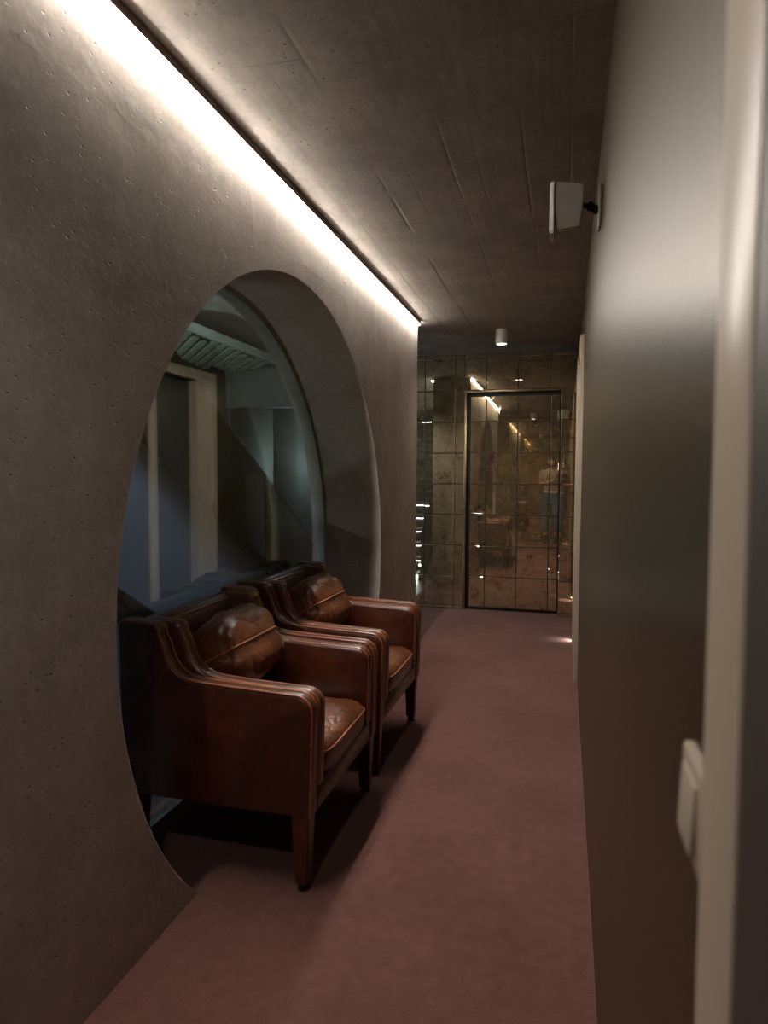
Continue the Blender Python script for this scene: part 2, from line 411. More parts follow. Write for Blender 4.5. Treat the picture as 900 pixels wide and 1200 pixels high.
def tiles(parent, x0, x1, z0, z1, y, face, loc=(0, 0), tilt=.0012, off=OX):
    xs = cuts(x0, x1, off); zs = cuts(z0, z1, OZ)
    for i in range(len(xs)-1):
        for j in range(len(zs)-1): tile(parent, xs[i]-loc[0], xs[i+1]-loc[0], zs[j], zs[j+1], y-loc[1], face, tilt)
DX0, DX1, DH = -.918, -.045, 2.11       # mirrored door opening
MX = -2.36
wf = obox('wall_far', 'dark', MX, DX0-.03, YF+.0035, YF+.25, 0, ZC)
struct(wf, 'far end wall clad in square antique mirror tiles', 'wall')
tiles(wf, MX, DX0-.03, .0, ZC, YF, -1)
wf2 = obox('wall_far', 'dark', DX0-.03, .42, YF+.0035, YF+.25, DH+.02, ZC)
struct(wf2, 'mirror tiled strip of end wall above the mirrored door', 'wall'); tiles(wf2, DX0-.03, XR, DH+.02, ZC, YF, -1)
wf3 = obox('wall_far', 'dark', DX1-.0, XR+.3, YF-.095, YF+.25, 0, DH+.02)
struct(wf3, 'narrow mirror tiled pier right of the mirrored door', 'wall'); tiles(wf3, DX1-.0, XR, 0, DH+.02, YF-.0985, -1)
struct(obox('wall_far', 'dark', DX0-.03, DX1, YF+.07, YF+.25, 0, DH+.02), 'dark recess behind the mirrored door leaf', 'wall')
# the mirrored door: leaf sits in a dark rebate, turned a hair towards the left
dl = empty('door_1', (DX0+.028, YF+.012, 0), .0065); struct(dl, 'tall door faced in antique mirror tiles at the corridor end', 'door')
lw = DX1-.006-(DX0+.028)
obox('leaf_core', 'dark', 0, lw, .0035, .04, .02, DH-.035, 0, dl)
for a in [0]:
    xs = cuts(DX0+.028, DX1-.006, OX); zs = cuts(.02, DH-.035, OZ)
    for i in range(len(xs)-1):
        for j in range(len(zs)-1): tile(dl, xs[i]-(DX0+.028), xs[i+1]-(DX0+.028), zs[j], zs[j+1], 0, -1, .0010)
bm = bmesh.new(); cyl(bm, (.035, 0, .945), (.035, -.045, .945), .011); cyl(bm, (.028, -.045, .945), (.135, -.045, .945), .0085)
cyl(bm, (.035, 0, .945), (.035, -.006, .945), .024)
hd = fin('lever_handle', bm, 'chrome', dl, True); hd['label'] = 'chrome lever handle'
# slim metal frame of the mirrored door
fr = empty('trim_1'); struct(fr, 'slim bronze metal frame around the mirrored door', 'trim')
MT['bronze'] = m_plain('bronze_metal', hexc('8f7b5f'), .3, .85, 20, .12)
obox('frame_post', 'bronze', DX0-.03, DX0-.004, YF-.012, YF+.06, 0, DH+.02, .002, fr)
obox('frame_head', 'bronze', DX0-.004, DX1, YF-.006, YF+.06, DH-.002, DH+.02, .002, fr)

# mirror wall behind the camera
wn = obox('wall_near', 'dark', -1.6, XR, YN-.2, YN-.0035, 0, ZC)
struct(wn, 'mirror tiled wall behind the photographer', 'wall'); tiles(wn, -1.6, XR, 0, ZC, YN, 1, (0, 0), .001, -.05)

# ------------------------------------------------------------------ stair lobby beyond the glass
struct(obox('wall_lobby', 'lobby', XW-.2, XW, -1.0, YF+.25, 0, ZC), 'dark plaster wall at the back of the stair lobby', 'wall')
struct(obox('wall_lobby', 'lobby', XW-.2, -1.6, YN-.2, YN, 0, ZC), 'dark wall closing the near end of the lobby', 'wall')
struct(obox('wall_lobby', 'lobby', XW, MX, YF, YF+.25, 2.02, ZC), 'dark wall above the steel lift doors', 'wall')
d5 = empty('door_4'); struct(d5, 'brushed steel lift doors seen through the round glass', 'door')
for a, b in ((-3.42, -2.945), (-2.935, -2.44)):
    obox('steel_panel', 'steel', a, b, YF-.02, YF+.02, .01, 2.0, .003, d5)
obox('steel_head', 'steel', XW+.02, MX-.01, YF-.035, YF+.03, 2.0, 2.02, .003, d5)
for a, b in ((XW+.02, -3.43), (-2.43, MX-.005)): obox('steel_jamb', 'steel', a, b, YF-.035, YF+.03, 0, 2.0, .003, d5)

# dark sloping guard wall past the foot of the stairs
gx = -2.62
bm = bmesh.new(); prism(bm, [(4.95, .0), (4.95, 1.66), (6.36, .80), (6.36, 0)], 'x', gx-.06, gx)
gw = tag(fin('guard_wall', bm, 'dark', None), 'black sloping guard wall below the steel lift doors', 'guard wall')
obox('guard_cap', 'blackm', gx-.061, gx+.001, 5.68, 5.72, .0, 1.19, .001, gw)
o = obox('socket_plate', 'white', gx, gx+.008, 5.02, 5.06, 1.16, 1.2, .002, gw); o['label'] = 'small pale square switch plate'

# staircase climbing towards the camera
SX0, SX1 = -2.60, -1.73; PX = -1.70
SL = .6187
def l1(y): return 1.498-SL*(y-2.416)
st = tag(empty('staircase', (-2.15, 4.75, 0)), 'staircase with cool lit treads behind the round glass', 'staircase')
def sp(o):
    o.parent = st; o.matrix_parent_inverse = Matrix.Translation((2.15, -4.75, 0)); return o
run, rise = .27, .27*SL
for k in range(13):
    y = 4.74-run*k; z = .08+rise*k
    sp(obox('tread', 'lobbyfloor', SX0, SX1, y-run-.02, y, z-.04, z, .003))
    sp(obox('riser', 'lobbyfloor', SX0, SX1, y-.035, y-.02, z-rise, z-.04))
    if k < 6:
        a = sp(obox('tread_light', 'stepled', SX0+.05, SX1-.02, y-.018, y-.006, z-.046, z-.0405)); a['label'] = 'cool white strip under the tread'
    if k < 3:
        bm = bmesh.new(); cyl(bm, (-1.80, y-.0205, z-.10), (-1.80, y-.013, z-.10), .011)
        sp(fin('riser_spot', bm, 'dot', None)); 
o = sp(obox('foot_light', 'stepled', -1.87, -1.75, 4.79, 4.80, .005, .07)); o['label'] = 'bright block at the stair foot'
yt = 1.1
bm = bmesh.new(); prism(bm, [(4.90, l1(4.90)), (yt, l1(yt)), (yt, l1(yt)-.70), (3.62, 0.0), (4.90, 0)][:3]+[(4.90-.0, max(0, l1(4.90)-.70))] if False else [(4.80, .0), (4.80, l1(4.80)), (yt, l1(yt)), (yt, l1(yt)-.75), ((l1(0)-.75)/SL-.0, 0.0)], 'x', PX, PX-.02)
o = sp(fin('side_panel', bm, 'panel', None)); o['label'] = 'glossy blue-grey side panel'
bm = bmesh.new(); prism(bm, [((l1(0)-.78)/SL, 0.0), (yt, l1(yt)-.78), (yt, 0)], 'x', PX-.004, PX-.024)
o = sp(fin('lower_panel', bm, 'panel', None)); o['label'] = 'lower blue-grey panel'
def slope_bar(name, mat, off0, off1, x0, x1, ya, yb):
    bm = bmesh.new(); prism(bm, [(ya, l1(ya)+off0), (yb, l1(yb)+off0), (yb, l1(yb)+off1), (ya, l1(ya)+off1)], 'x', x0, x1)
    return sp(fin(name, bm, mat, None))
slope_bar('top_rail', 'railblack', -.055, .014, PX+.016, PX-.05, yt, 4.80)
slope_bar('lower_rail', 'railblack', -.80, -.75, PX+.006, PX-.03, yt, 3.0)
slope_bar('far_stringer', 'blackm', -.25, .03, SX0-.03, SX0, yt, 4.80)
for a, b in ((1.2, 2.39), (2.4, 3.59), (3.6, 4.75)):
    o = slope_bar('glass_panel', 'tglass', .012, .54, PX-.014, PX-.026, a, b); o['label'] = 'smoked glass balustrade panel'

# slotted ceiling raft in the lobby
rf = tag(empty('ceiling_raft', (-3.0, 5.2, 2.36)), 'grey-green slotted ceiling raft above the lobby behind the glass', 'ceiling panel')
def rp(o): o.parent = rf; o.matrix_parent_inverse = Matrix.Translation((3.0, -5.2, -2.36)); return o
bm = bmesh.new(); prism(bm, [(-3.48, 4.1), (-2.6, 4.1), (-2.6, 5.70), (-3.16, 6.33), (-3.48, 6.33)], 'z', 2.39, 2.40); rp(fin('raft_backing', bm, 'dark', None))
rp(obox('edge_strip', 'slat', -2.60, -2.57, 4.1, 5.72, 2.33, 2.40, .002))
d1 = Vector((-.66, .75, 0)).normalized(); n1 = Vector((d1.y, -d1.x, 0))
sm = None
ang = math.atan2(d1.y, d1.x)
for i in range(-20, 20):
    for j in range(-8, 8):
        c = Vector((-2.95, 5.2, 2.372))+n1*(i*.088)+d1*(j*.30+(.15 if i % 2 else 0))
        ok = True
        for s1 in (-1, 1):
            q = c+d1*s1*.14
            if not (-3.48 < q.x < -2.61 and 4.12 < q.y < 6.31): ok = False
            if (q.y-5.70)*.56-(-2.6-q.x)*.63 > 0: ok = False
        if not ok: continue
        if sm is None:
            bm = bmesh.new(); box(bm, -.132, .132, -.030, .030, -.012, .012, .003, 1)
            bmesh.ops.recalc_face_normals(bm, faces=bm.faces); sm = bpy.data.meshes.new('slat'); bm.to_mesh(sm); bm.free(); sm.materials.append(MT['slat'])
        o = bpy.data.objects.new('slat', sm); C.objects.link(o); o.rotation_euler = (0, 0, ang); o.location = c; rp(o)

def spot_lamp(name, loc, e, col, size, ang, rot=(0, 0, 0), blend=.5):
    l = bpy.data.lights.new(name, 'SPOT'); l.energy = e; l.color = col; l.spot_size = math.radians(ang); l.spot_blend = blend; l.shadow_soft_size = size
    o = bpy.data.objects.new(name, l); C.objects.link(o); o.location = loc; o.rotation_euler = rot; return o
def downlight(loc, r, h, label, e, col, lens, group=None, ang=110):
    d = tag(empty('downlight', loc), label, 'ceiling light', group)
    bm = bmesh.new(); n = 32
    prof = [(0, 0), (r*.98, 0), (r, -.004), (r, -h+.002), (r-.003, -h), (r*.86, -h), (r*.80, -h+.012), (0, -h+.012)]
    rings = []
    for (pr, pz) in prof:
        if pr == 0: rings.append([bm.verts.new((0, 0, pz))])
        else: rings.append([bm.verts.new((pr*math.cos(2*PI*k/n), pr*math.sin(2*PI*k/n), pz)) for k in range(n)])
    for a, b in zip(rings, rings[1:]):
        for k in range(n):
            q = (k+1) % n
            if len(a) == 1: bm.faces.new((a[0], b[q], b[k]))
            elif len(b) == 1: bm.faces.new((a[k], a[q], b[0]))
            else: bm.faces.new((a[k], a[q], b[q], b[k]))
    fin('housing', bm, 'white', d, True)
    bm = bmesh.new(); cyl(bm, (0, 0, -h+.011), (0, 0, -h+.004), r*.76, None, 28); fin('lamp_lens', bm, lens, d)
    s = spot_lamp('downlight_beam', (0, 0, -h-.002), e, col, r*.6, ang); s.parent = d
    return d
downlight((-.505, 5.37, ZC), .048, .115, 'small white cylinder downlight on the ceiling before the mirrored door', 15, (1, .85, .68), 'lens', ang=150)
downlight((-.505, .15, ZC), .048, .115, 'white cylinder downlight above the photographer, seen only in the mirror', 24, (1, .94, .88), 'lens', ang=150)
MT['fill_lens'] = m_emit('added_fill_lens', (.8, .95, .9, 1), 6)  # glowing lens shared by the added lobby lamps
downlight((-3.1, 2.6, ZC), .06, .05, 'added lobby downlight above the upper stairs, out of view, brightening the lobby', 90, (.8, 1, .9), 'fill_lens', ang=150)  # added, unseen lamp that lifts the dark lobby
downlight((-2.15, 5.55, ZC), .06, .05, 'added lobby downlight brightening the steel lift doors', 50, (.85, .93, .9), 'fill_lens', ang=140)  # also added, to brighten the lift doors

ul = tag(empty('added_uplight', (XW, 3.3, 1.75)), 'added uplight hidden left of the opening, brightening the ceiling raft', 'wall light')  # made-up lamp, put in to light the raft from below
bm = bmesh.new(); cyl(bm, (.05, 0, -.06), (.05, 0, .06), .04, .045, 24); cyl(bm, (0, 0, 0), (.02, 0, 0), .03, .03, 20); fin('housing', bm, 'alu', ul, True)
bm = bmesh.new(); cyl(bm, (.05, 0, .0595), (.05, 0, .064), .034, .034, 24); fin('lamp_lens', bm, 'fill_lens', ul)
s_ = spot_lamp('added_uplight_beam', (.06, 0, .07), 110, (.8, .98, .93), .03, 120, (math.radians(180-52), 0, math.radians(-12))); s_.parent = ul

ws = tag(empty('added_wall_fill', (XW, 2.0, 1.55)), 'added square fill light hidden left of the opening, brightening the round reveal', 'wall light')  # invented fill lamp for the reveal of the round opening
obox('housing', 'alu', 0, .05, -.13, .13, -.13, .13, .004, ws)
obox('lamp_lens', 'fill_lens', .050, .056, -.115, .115, -.115, .115, .002, ws)
al = bpy.data.lights.new('added_fill_glow', 'AREA'); al.energy = 10; al.size = .22; al.color = (.82, .98, .93)
ao = bpy.data.objects.new('added_fill_glow', al); C.objects.link(ao); ao.parent = ws; ao.location = (.06, 0, 0); ao.rotation_euler = (0, math.radians(-90), 0)

# ------------------------------------------------------------------ LED wall washer
lt = tag(empty('strip_light', (XL, Y0, ZC)), 'long white glowing light strip where concrete wall meets ceiling', 'strip light')
def lp(o): o.parent = lt; o.matrix_parent_inverse = Matrix.Translation((-XL, -Y0, -ZC)); return o
lp(obox('profile', 'white', XL+.020, XL+.022, Y0, Y1, ZC-.0262, ZC))
lp(obox('profile_top', 'alu', XL+.001, XL+.020, Y0, Y1, ZC-.006, ZC))
lp(obox('diffuser', 'led', XL+.003, XL+.018, Y0+.003, Y1-.003, ZC-.030, ZC-.014))

lt = tag(empty('strip_light', (XB, 1.1, ZC)), 'added cool light strip, unseen above the glass, brightening the stair side panel', 'strip light')  # strip added out of view to light the blue side panel from above
def lp(o): o.parent = lt; o.matrix_parent_inverse = Matrix.Translation((-XB, -1.1, -ZC)); return o
lp(obox('profile', 'alu', XB-.032, XB-.001, 1.1, 4.9, ZC-.02, ZC))
lp(obox('diffuser', 'cool_fill', XB-.030, XB-.003, 1.103, 4.897, ZC-.026, ZC-.0205))

# floor-level lights beside the two right-hand doorways
for (y, lab) in ((5.42, 'small low wall light beside the far cream doorway, lighting the carpet'), (-.50, 'small low wall light by the near doorway, seen only in the mirror')):
    d = tag(empty('floor_light', (XR, y, .05)), lab, 'wall light')
    obox('housing', 'alu', -.016, -.001, -.045, .045, -.012, .025, .002, d)
    obox('lamp_lens', 'floorled', -.0150, -.006, -.035, .035, -.0145, -.0122, 0, d)
    s = spot_lamp('floor_beam', (-.012, 0, -.018), 1.2, (1, .88, .76), .006, 120, (0, math.radians(38), 0)); s.parent = d

# ------------------------------------------------------------------ armchairs
def profile():
    """side outline of the arm and wing, x forward from the rear, z up"""
    p = [(0.012, .243), (.690, .243)]
    def q(cx, cz, r, a0, a1, n): return [(cx+r*math.cos(math.radians(a0+(a1-a0)*i/n)), cz+r*math.sin(math.radians(a0+(a1-a0)*i/n))) for i in range(n+1)]
    p += q(.640, .575, .060, 0, 84, 8)
    # arm top, slight rise to the rear
    p += [(.56, .6375), (.46, .641), (.36, .645), (.30, .648)]
    p += q(.295, .763, .113, 268, 200, 8)
    p += [(.178, .76), (.163, .79)]
    p += q(.128, .795, .034, 8, 95, 6)
    p += [(.06, .832), (.015, .832), (.0, .82)]
    return p
PR = profile()
def inset(pts, d):
    n = len(pts); out = []
    for i in range(n):
        a = Vector(pts[(i-1) % n]); b = Vector(pts[i]); c = Vector(pts[(i+1) % n])
        t1 = (b-a).normalized(); t2 = (c-b).normalized(); nn = Vector((-(t1+t2).y, (t1+t2).x)).normalized()
        out.append((b.x+nn.x*d, b.y+nn.y*d))
    return out
def slab(name, pts, y0, y1, mat, parent, bev=.008):
    bm = bmesh.new(); ya, yb = (y0, y1)
    # rounded slab: inset caps bulging slightly
    rows = [(inset(pts, bev), ya), (inset(pts, bev*.3), ya+bev*.3), (pts, ya+bev), (pts, yb-bev), (inset(pts, bev*.3), yb-bev*.3), (inset(pts, bev), yb)]
    R = [[bm.verts.new((x, y, z)) for x, z in r] for r, y in rows]; n = len(pts)
    for A, B in zip(R, R[1:]):
        for k in range(n): bm.faces.new((A[k], A[(k+1) % n], B[(k+1) % n], B[k]))
    bm.faces.new(R[0][::-1]); bm.faces.new(R[-1])
    return fin(name, bm, mat, parent, True, 50)
def cushion(name, sx, sy, sz, mat, parent, loc, rot=(0, 0, 0), e=.34, ev=.75, n=56, m=28, wrinkle=.006, seed=3, dimples=()):
    """puffed leather cushion: superellipsoid with irregular creases"""
    from mathutils import noise
    bm = bmesh.new(); rows = []
    sg = lambda v, p: math.copysign(abs(v)**p, v)
    for j in range(m+1):
        ph = -PI/2+PI*j/m; row = []
        for i in range(n):
            t = 2*PI*i/n
            cz = sg(math.cos(ph), ev); x = sx*cz*sg(math.cos(t), e); y = sy*cz*sg(math.sin(t), e); z = sz*sg(math.sin(ph), ev)
            v = Vector((x, y, z)); nn = noise.noise(v*7+Vector((seed, 0, 0)))*.6+noise.noise(v*17+Vector((0, seed, 0)))*.4
            rid = 1-abs(noise.noise(v*9+Vector((0, 0, seed))))*2
            d = Vector((x/sx**2, y/sy**2, z/sz**2)); d = d.normalized() if d.length else Vector((0, 0, 1))
            v += d*(nn*wrinkle*1.5-max(0, rid-.5)*wrinkle*1.6)
            for (px, py) in dimples:
                rr = math.hypot(v.x-px, v.y-py)
                if v.z > 0: v.z -= .016*math.exp(-(rr/.032)**2)
            row.append(v)
        rows.append(row)
    V = [[bm.verts.new(v) for v in r] for r in rows]
    for A, B in zip(V, V[1:]):
        for k in range(n): bm.faces.new((A[k], A[(k+1) % n], B[(k+1) % n], B[k]))
    bmesh.ops.remove_doubles(bm, verts=bm.verts, dist=.0004)
    o = fin(name, bm, mat, parent, True, 80); o.location = loc; o.rotation_euler = rot
    return o, rows
def make_chair(name, label, loc):
    W = .74
    t = tag(empty(name, loc), label, 'armchair', 'pair of brown leather armchairs in the round opening')
    for s in (-1, 1):
        yo = s*W/2
        a, b = sorted((yo, yo-s*.056)); out = slab('arm_shell', PR, a, b, 'leather', t, .015)
        a, b = sorted((yo-s*.070, yo-s*.128)); ip = inset(PR, .006)
        ip = [(x+.004+.040*max(0, min(1, (.46-x)/.12))*(1 if z > .5 else 0), max(z, .318)) for x, z in ip]
        pad = slab('arm_pad', ip, a, b, 'leather', t, .019)
        e = [(x, z) for x, z in PR[1:]]
        tube('piping', [(x, yo-s*.006, z) for x, z in inset(PR, .0035)[1:]], .0048, 'piping', out)
        tube('piping', [(x, yo-s*.050, z) for x, z in inset(PR, .0035)[1:]], .0048, 'piping', out)
        tube('piping', [(x, yo-s*.118, z) for x, z in inset(ip, .005)[1:]], .0044, 'piping', pad)
        tube('piping', [(x, yo-s*.080, z) for x, z in inset(ip, .005)[1:]], .0044, 'piping', pad)
    iw = W/2-.129
    # back: slightly reclined padded panel with rounded top
    bp = [(.012, .27), (.150, .30), (.118, .60), (.098, .78), (.088, .806), (.065, .818), (.03, .818), (.010, .80)]
    bk = slab('backrest', bp, -iw-.065, iw+.065, 'leather', t, .006)
    tube('piping', [(.092, y, .803) for y in (-iw, -iw/2, 0, iw/2, iw)], .004, 'piping', bk)
    # seat rail and seat deck
    rl = slab('seat_rail', [(.10, .235), (.682, .235), (.688, .245), (.688, .305), (.68, .315), (.10, .315)], -iw-.05, iw+.05, 'leather', t, .006)
    # seat cushion
    sc, rows = cushion('seat_cushion', .281, iw-.002, .082, 'leatherw', t, (.418, 0, .366), (0, -.02, 0), .22, .55, 64, 22, .0035, 5, ((.03, -.11), (.03, .11), (.16, 0), (-.1, 0)))
    for hgt in (.030,):
        ring = []
        j = min(range(len(rows)), key=lambda q: abs(rows[q][0].z-hgt))
        ring = [v*1.004 for v in rows[j]]
        tube('piping', [(v.x*1.003, v.y*1.003, v.z) for v in ring], .0045, 'piping', sc, True)
    # loose lumbar cushion
    pc, prow = cushion('back_cushion', .124, .192, .142, 'leatherw', t, (.245, .0, .665), (0, -.50, 0), .42, .62, 72, 36, .012, 4)
    j = len(prow)//2
    tube('piping', [(v.x*1.01, v.y*1.01, v.z) for v in prow[j]], .0042, 'piping', pc, True)
    # legs
    for sx_ in (.655, .055):
        for s in (-1, 1):
            bm = bmesh.new(); cx, cy = sx_, s*(W/2-.032)
            A = [bm.verts.new((cx+a*.030, cy+b*.030, .254)) for a, b in ((-1, -1), (1, -1), (1, 1), (-1, 1))]
            B = [bm.verts.new((cx+a*.021, cy+b*.021, .022)) for a, b in ((-1, -1), (1, -1), (1, 1), (-1, 1))]
            bm.faces.new(A); bm.faces.new(B[::-1])
            for i in range(4): bm.faces.new((A[i], A[(i+1) % 4], B[(i+1) % 4], B[i]))
            bmesh.ops.bevel(bm, geom=list(bm.edges), offset=.004, segments=2, affect='EDGES')
            lg = fin('leg', bm, 'leather', t, True)
            bm = bmesh.new(); cyl(bm, (cx, cy, 0), (cx, cy, .024), .019, .016, 16); fin('glide', bm, 'rubber', lg, True)
    # underside dust cover
    obox('base_lining', 'dark', .03, .66, -iw-.04, iw+.04, .228, .2349, 0, t)
    return t
ch1 = make_chair('armchair', 'brown leather armchair nearest the camera in the round opening', (-1.435, 2.235, 0))
ch2 = copy_tree(ch1); ch2.location = (-1.435, 3.075, 0); ch2.rotation_euler = (0, 0, -.012)
ch2['label'] = 'second brown leather armchair, farther along towards the mirrored door'
ch1.rotation_euler = (0, 0, .0)

# ------------------------------------------------------------------ wall speaker
spk = tag(empty('wall_speaker', (XR, 2.38, 2.212)), 'small grey wedge loudspeaker bracketed high on the right wall', 'speaker')
bm = bmesh.new()
# cabinet: front (towards -x) wider than the back, lower edge chamfered
def cab(x0, x1, f):
    y0_, y1_ = f
    return
F = [(-.150, -.070, .079), (-.150, .055, .079), (-.154, .055, -.022), (-.140, .040, -.080), (-.140, -.055, -.080), (-.154, -.070, -.022)]
Fv = [bm.verts.new((x, y, z)) for x, y, z in F]
B_ = [(-.056, -.052, .070), (-.056, .035, .070), (-.058, .035, -.020), (-.068, .025, -.066), (-.068, -.04, -.066), (-.058, -.052, -.020)]
Bv = [bm.verts.new((x, y, z)) for x, y, z in B_]
bm.faces.new(Fv); bm.faces.new(Bv[::-1])
for i in range(6): bm.faces.new((Fv[i], Bv[i], Bv[(i+1) % 6], Fv[(i+1) % 6]))
bmesh.ops.bevel(bm, geom=list(bm.edges), offset=.005, segments=2, affect='EDGES')
cb = fin('cabinet', bm, 'offw', spk, True, 30)
bm = bmesh.new()
pts = [(-.074, .079), (-.045, .084), (.025, .084), (.060, .079), (.060, -.030), (.044, -.085), (-.060, -.085), (-.074, -.030)]
ny, nz = 10, 1
A = [bm.verts.new((-.151-.0 , y, z)) for y, z in pts]; B = [bm.verts.new((-.164-.006*(1-((y+.01)/.08)**2), y*.94-.0006, z*.96)) for y, z in pts]
bm.faces.new(A); bm.faces.new(B[::-1])
for i in range(8): bm.faces.new((A[i], B[i], B[(i+1) % 8], A[(i+1) % 8]))
bmesh.ops.bevel(bm, geom=list(bm.edges), offset=.003, segments=2, affect='EDGES')
fin('grille', bm, 'grille', spk, True, 40)['label'] = 'pale front grille'
bm = bmesh.new(); cyl(bm, (-.063, -.01, .015), (-.03, -.004, .01), .008); bmesh.ops.create_uvsphere(bm, u_segments=16, v_segments=10, radius=.016, matrix=Matrix.Translation((-.034, -.004, .01)))
cyl(bm, (-.034, -.004, .01), (-.008, 0, -.005), .011, .015); fin('bracket_arm', bm, 'blackm', spk, True)
obox('wall_plate', 'offw', -.010, -.001, -.028, .028, -.065, .075, .004, spk)

# ------------------------------------------------------------------ light switch by the near doorway
sw = tag(empty('light_switch', (XR, .502, 1.083)), 'white switch plate with rocker on the right wall by the near doorway', 'light switch')
bm = bmesh.new(); box(bm, -.010, 0, -.036, .036, -.036, .036, .003); fin('plate', bm, 'cream', sw, True)
o = obox('rocker', 'cream', -.0135, -.0095, -.024, .024, -.026, .024, .002, sw); o.rotation_euler = (0, .05, 0)

# ------------------------------------------------------------------ photographer, seen in the mirrors
def skin_chain(name, verts, edges, radii, mat, parent, sub=2, root=0, cut=None):
    me = bpy.data.meshes.new(name); me.from_pydata(verts, edges, []); me.update()
    o = link(name, me, mat, parent)
    md = o.modifiers.new('skin', 'SKIN'); md.use_smooth_shade = True
    for i, r in enumerate(radii):
        r = r if isinstance(r, tuple) else (r, r); me.skin_vertices[0].data[i].radius = r
        me.skin_vertices[0].data[i].use_root = (i == root)
    o.modifiers.new('sub', 'SUBSURF').levels = sub; o.modifiers['sub'].render_levels = sub
    return o
P = tag(empty('person', (-.17, -.30, 0)), 'person in pale shirt and blue jeans photographing the corridor, seen reflected in mirror', 'person')
# continuous body: pelvis(0) spine neck head, legs, arms   (local, person faces +y)
bv_ = [(0, -.02, .93), (0, -.03, 1.06), (0, -.04, 1.20), (0, -.05, 1.34), (0, -.035, 1.44), (0, -.02, 1.50),
       (-.09, -.02, .88), (-.10, .0, .50), (-.11, -.03, .12), (.09, -.02, .88), (.10, .02, .50), (.11, .0, .12),
       (-.17, -.06, 1.37), (-.20, -.02, 1.14), (.00, .135, 1.20), (.17, -.06, 1.37), (.215, -.02, 1.14), (.205, .125, 1.22),
       (.07, .155, 1.265), (.205, .165, 1.27)]
be_ = [(0, 1), (1, 2), (2, 3), (3, 4), (4, 5), (0, 6), (6, 7), (7, 8), (0, 9), (9, 10), (10, 11), (3, 12), (12, 13), (13, 14), (3, 15), (15, 16), (16, 17), (14, 18), (17, 19)]
br_ = [(.15, .11), (.135, .1), (.145, .105), (.15, .10), (.055, .055), (.05, .05), (.085, .085), (.058, .062), (.038, .04), (.085, .085), (.058, .062), (.038, .04),
       (.055, .055), (.043, .043), (.030, .030), (.055, .055), (.043, .043), (.030, .030), (.027, .02), (.027, .02)]
body = skin_chain('body', bv_, be_, br_, 'skin', P, 2)
# head
bm = bmesh.new(); bmesh.ops.create_uvsphere(bm, u_segments=32, v_segments=24, radius=1)
for v in bm.verts:
    x, y, z = v.co
    k = 1-.22*max(0, -z)**1.2
    yy = y*.094; xx = x*.074*k; zz = z*.112
    if y > .3 and abs(x) < .55: yy += .004*(1-abs(x)/.55)
    if z < -.3 and y > 0: yy *= .94
    for (ex, ez) in ((-.4, .05), (.4, .05)):
        d = math.hypot(x-ex, z-ez)
        if y > 0: yy -= .008*math.exp(-(d/.18)**2)
    v.co = Vector((xx, yy+.0, zz))
hdo = fin('head', bm, 'skin', P, True, 80); hdo.location = (.0, .0, 1.59); hdo.rotation_euler = (-.22, 0, -.10)
bm = bmesh.new(); 
A = [bm.verts.new(c) for c in ((0, .090, .018), (-.013, .092, -.018), (.013, .092, -.018), (0, .114, -.020), (0, .093, -.028))]
for f in ((0, 1, 3), (0, 3, 2), (1, 4, 3), (3, 4, 2), (0, 2, 4, 1)): bm.faces.new([A[i] for i in f])
bmesh.ops.subdivide_edges(bm, edges=list(bm.edges), cuts=2, use_grid_fill=True, smooth=.6); fin('nose', bm, 'skin', hdo, True, 80)
bm = bmesh.new(); bmesh.ops.create_uvsphere(bm, u_segments=14, v_segments=8, radius=1, matrix=Matrix.Translation((0, .083, -.050)) @ Matrix.Diagonal((.022, .008, .007, 1))); fin('mouth', bm, 'lip', hdo, True)
for s in (-1, 1):
    bm = bmesh.new(); bmesh.ops.create_uvsphere(bm, u_segments=14, v_segments=10, radius=.0100, matrix=Matrix.Translation((s*.030, .0755, .006)) @ Matrix.Diagonal((1.15, 1, .62, 1))); e_ = fin('eye', bm, 'eye', hdo, True)
    bm = bmesh.new(); bmesh.ops.create_uvsphere(bm, u_segments=12, v_segments=8, radius=.0048, matrix=Matrix.Translation((s*.030, .0822, .006))); fin('iris', bm, 'iris', hdo, True)
    bm = bmesh.new(); bmesh.ops.create_uvsphere(bm, u_segments=12, v_segments=10, radius=1, matrix=Matrix.Translation((s*.075, -.004, -.004)) @ Matrix.Diagonal((.007, .018, .030, 1))); fin('ear', bm, 'skin', hdo, True)
# hair: shell over skull plus length to the nape
bm = bmesh.new(); bmesh.ops.create_uvsphere(bm, u_segments=36, v_segments=26, radius=1)
from mathutils import noise as mn
kill = []
for v in bm.verts:
    x, y, z = v.co
    if (y > .25 and z < .42-.12*(1-abs(x))) or (z < -.15 and y > -.05): kill.append(v); continue
    n_ = mn.noise(Vector((x*9, y*9, z*3)))*.006
    v.co = Vector((x*(.083+n_), y*(.103+n_)-.006, z*(.122+n_) if z > -.2 else z*.15))
bmesh.ops.delete(bm, geom=kill, context='VERTS')
ho = fin('hair', bm, 'hair', hdo, True, 80); sl = ho.modifiers.new('s', 'SOLIDIFY'); sl.thickness = .008
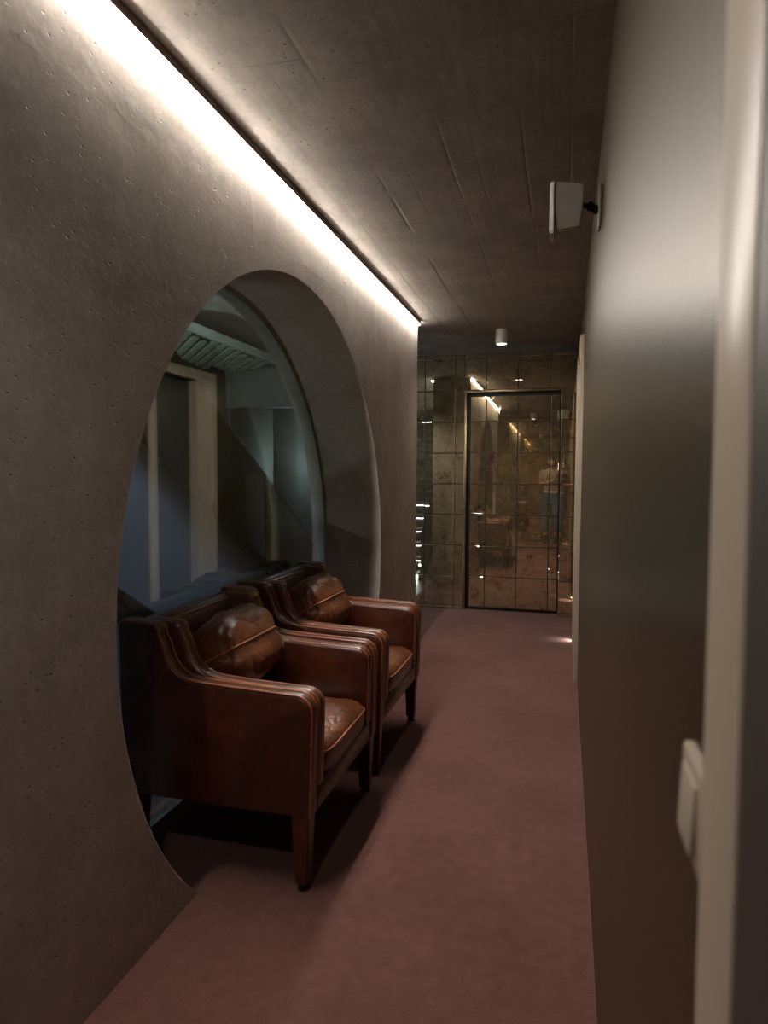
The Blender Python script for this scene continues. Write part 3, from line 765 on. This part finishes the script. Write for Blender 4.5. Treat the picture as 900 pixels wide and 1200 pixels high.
# shirt: torso + short sleeves, jeans, boots
shv = [(0, -.02, .93), (0, -.03, 1.06), (0, -.04, 1.20), (0, -.05, 1.35), (0, -.038, 1.42), (-.17, -.06, 1.37), (-.195, -.03, 1.20), (.17, -.06, 1.37), (.21, -.03, 1.20)]
shr = [(.175, .13), (.155, .118), (.16, .12), (.165, .115), (.066, .066), (.072, .072), (.066, .064), (.072, .072), (.066, .064)]
skin_chain('shirt', shv, [(0, 1), (1, 2), (2, 3), (3, 4), (3, 5), (5, 6), (3, 7), (7, 8)], shr, 'shirt', P, 2)
skin_chain('shirt_hem', [(0, -.02, .925), (0, -.028, 1.06)], [(0, 1)], [(.186, .140), (.176, .134)], 'white', P, 2)
jv = [(0, -.025, 1.05), (0, -.02, .93), (-.09, -.02, .86), (-.10, .0, .50), (-.11, -.028, .20), (.09, -.02, .86), (.10, .02, .50), (.11, .0, .20)]
skin_chain('jeans', jv, [(0, 1), (1, 2), (2, 3), (3, 4), (1, 5), (5, 6), (6, 7)], [(.150, .112), (.160, .122), (.10, .10), (.072, .076), (.060, .062), (.10, .10), (.072, .076), (.060, .062)], 'jeans', P, 2)
for s, y in ((-1, -.03), (1, .0)):
    skin_chain('boot', [(s*.11, y-.01, .22), (s*.11, y-.01, .09), (s*.11, y-.035, .045), (s*.112, y+.07, .042), (s*.115, y+.15, .036)], [(0, 1), (1, 2), (1, 3), (3, 4)], [(.050, .052), (.048, .05), (.044, .042), (.046, .038), (.038, .030)], 'boot', P, 2)
# hands with five fingers, wrapped on the camera grips
def hand(side, base, cx, cy, cz):
    s = side
    pal = skin_chain('hand', [base, ((base[0]+cx+s*.062)/2, cy-.03, (base[2]+cz-.02)/2+.0), (cx+s*.066, cy-.012, cz-.008)], [(0, 1), (1, 2)], [(.024, .019), (.034, .018), (.036, .016)], 'skin', P, 2)
    for k in range(4):
        z = cz+.030-.019*k; ln = (.9, 1, .95, .8)[k]
        skin_chain('finger', [(cx+s*.068, cy-.008, z-.004), (cx+s*.078, cy+.020*ln, z), (cx+s*.070, cy+.036*ln, z+.001), (cx+s*.050, cy+.036*ln, z)], [(0, 1), (1, 2), (2, 3)], [.0095, .0088, .008, .0068], 'skin', pal, 2)
    skin_chain('thumb', [(cx+s*.064, cy-.020, cz-.022), (cx+s*.054, cy-.032, cz-.002), (cx+s*.036, cy-.033, cz+.014)], [(0, 1), (1, 2)], [.0115, .0105, .0085], 'skin', pal, 2)
CXp, CYp, CZp = .150, .235, 1.315        # hand-held camera centre, local to the person
hand(-1, (.05, .150, 1.25), CXp, CYp, CZp); hand(1, (.205, .16, 1.262), CXp, CYp, CZp)
hc = tag(empty('camera_body', (-.17+CXp, -.30+CYp, CZp)), 'black camera held in front of the photographer, seen in mirror', 'camera')
bm = bmesh.new(); box(bm, -.062, .062, -.018, .018, -.038, .036, .006, 3); box(bm, -.022, .022, -.020, .014, .034, .055, .005, 2); fin('camera_case', bm, 'camb', hc, True)
bm = bmesh.new(); cyl(bm, (0, .017, -.002), (0, .040, -.002), .030, .028, 28); cyl(bm, (0, .038, -.002), (0, .046, -.002), .031, .031, 28); fin('lens_barrel', bm, 'camb', hc, True)
bm = bmesh.new(); bmesh.ops.create_uvsphere(bm, u_segments=20, v_segments=10, radius=1, matrix=Matrix.Translation((0, .0455, -.002)) @ Matrix.Diagonal((.025, .004, .025, 1))); fin('front_element', bm, 'lensg', hc, True)
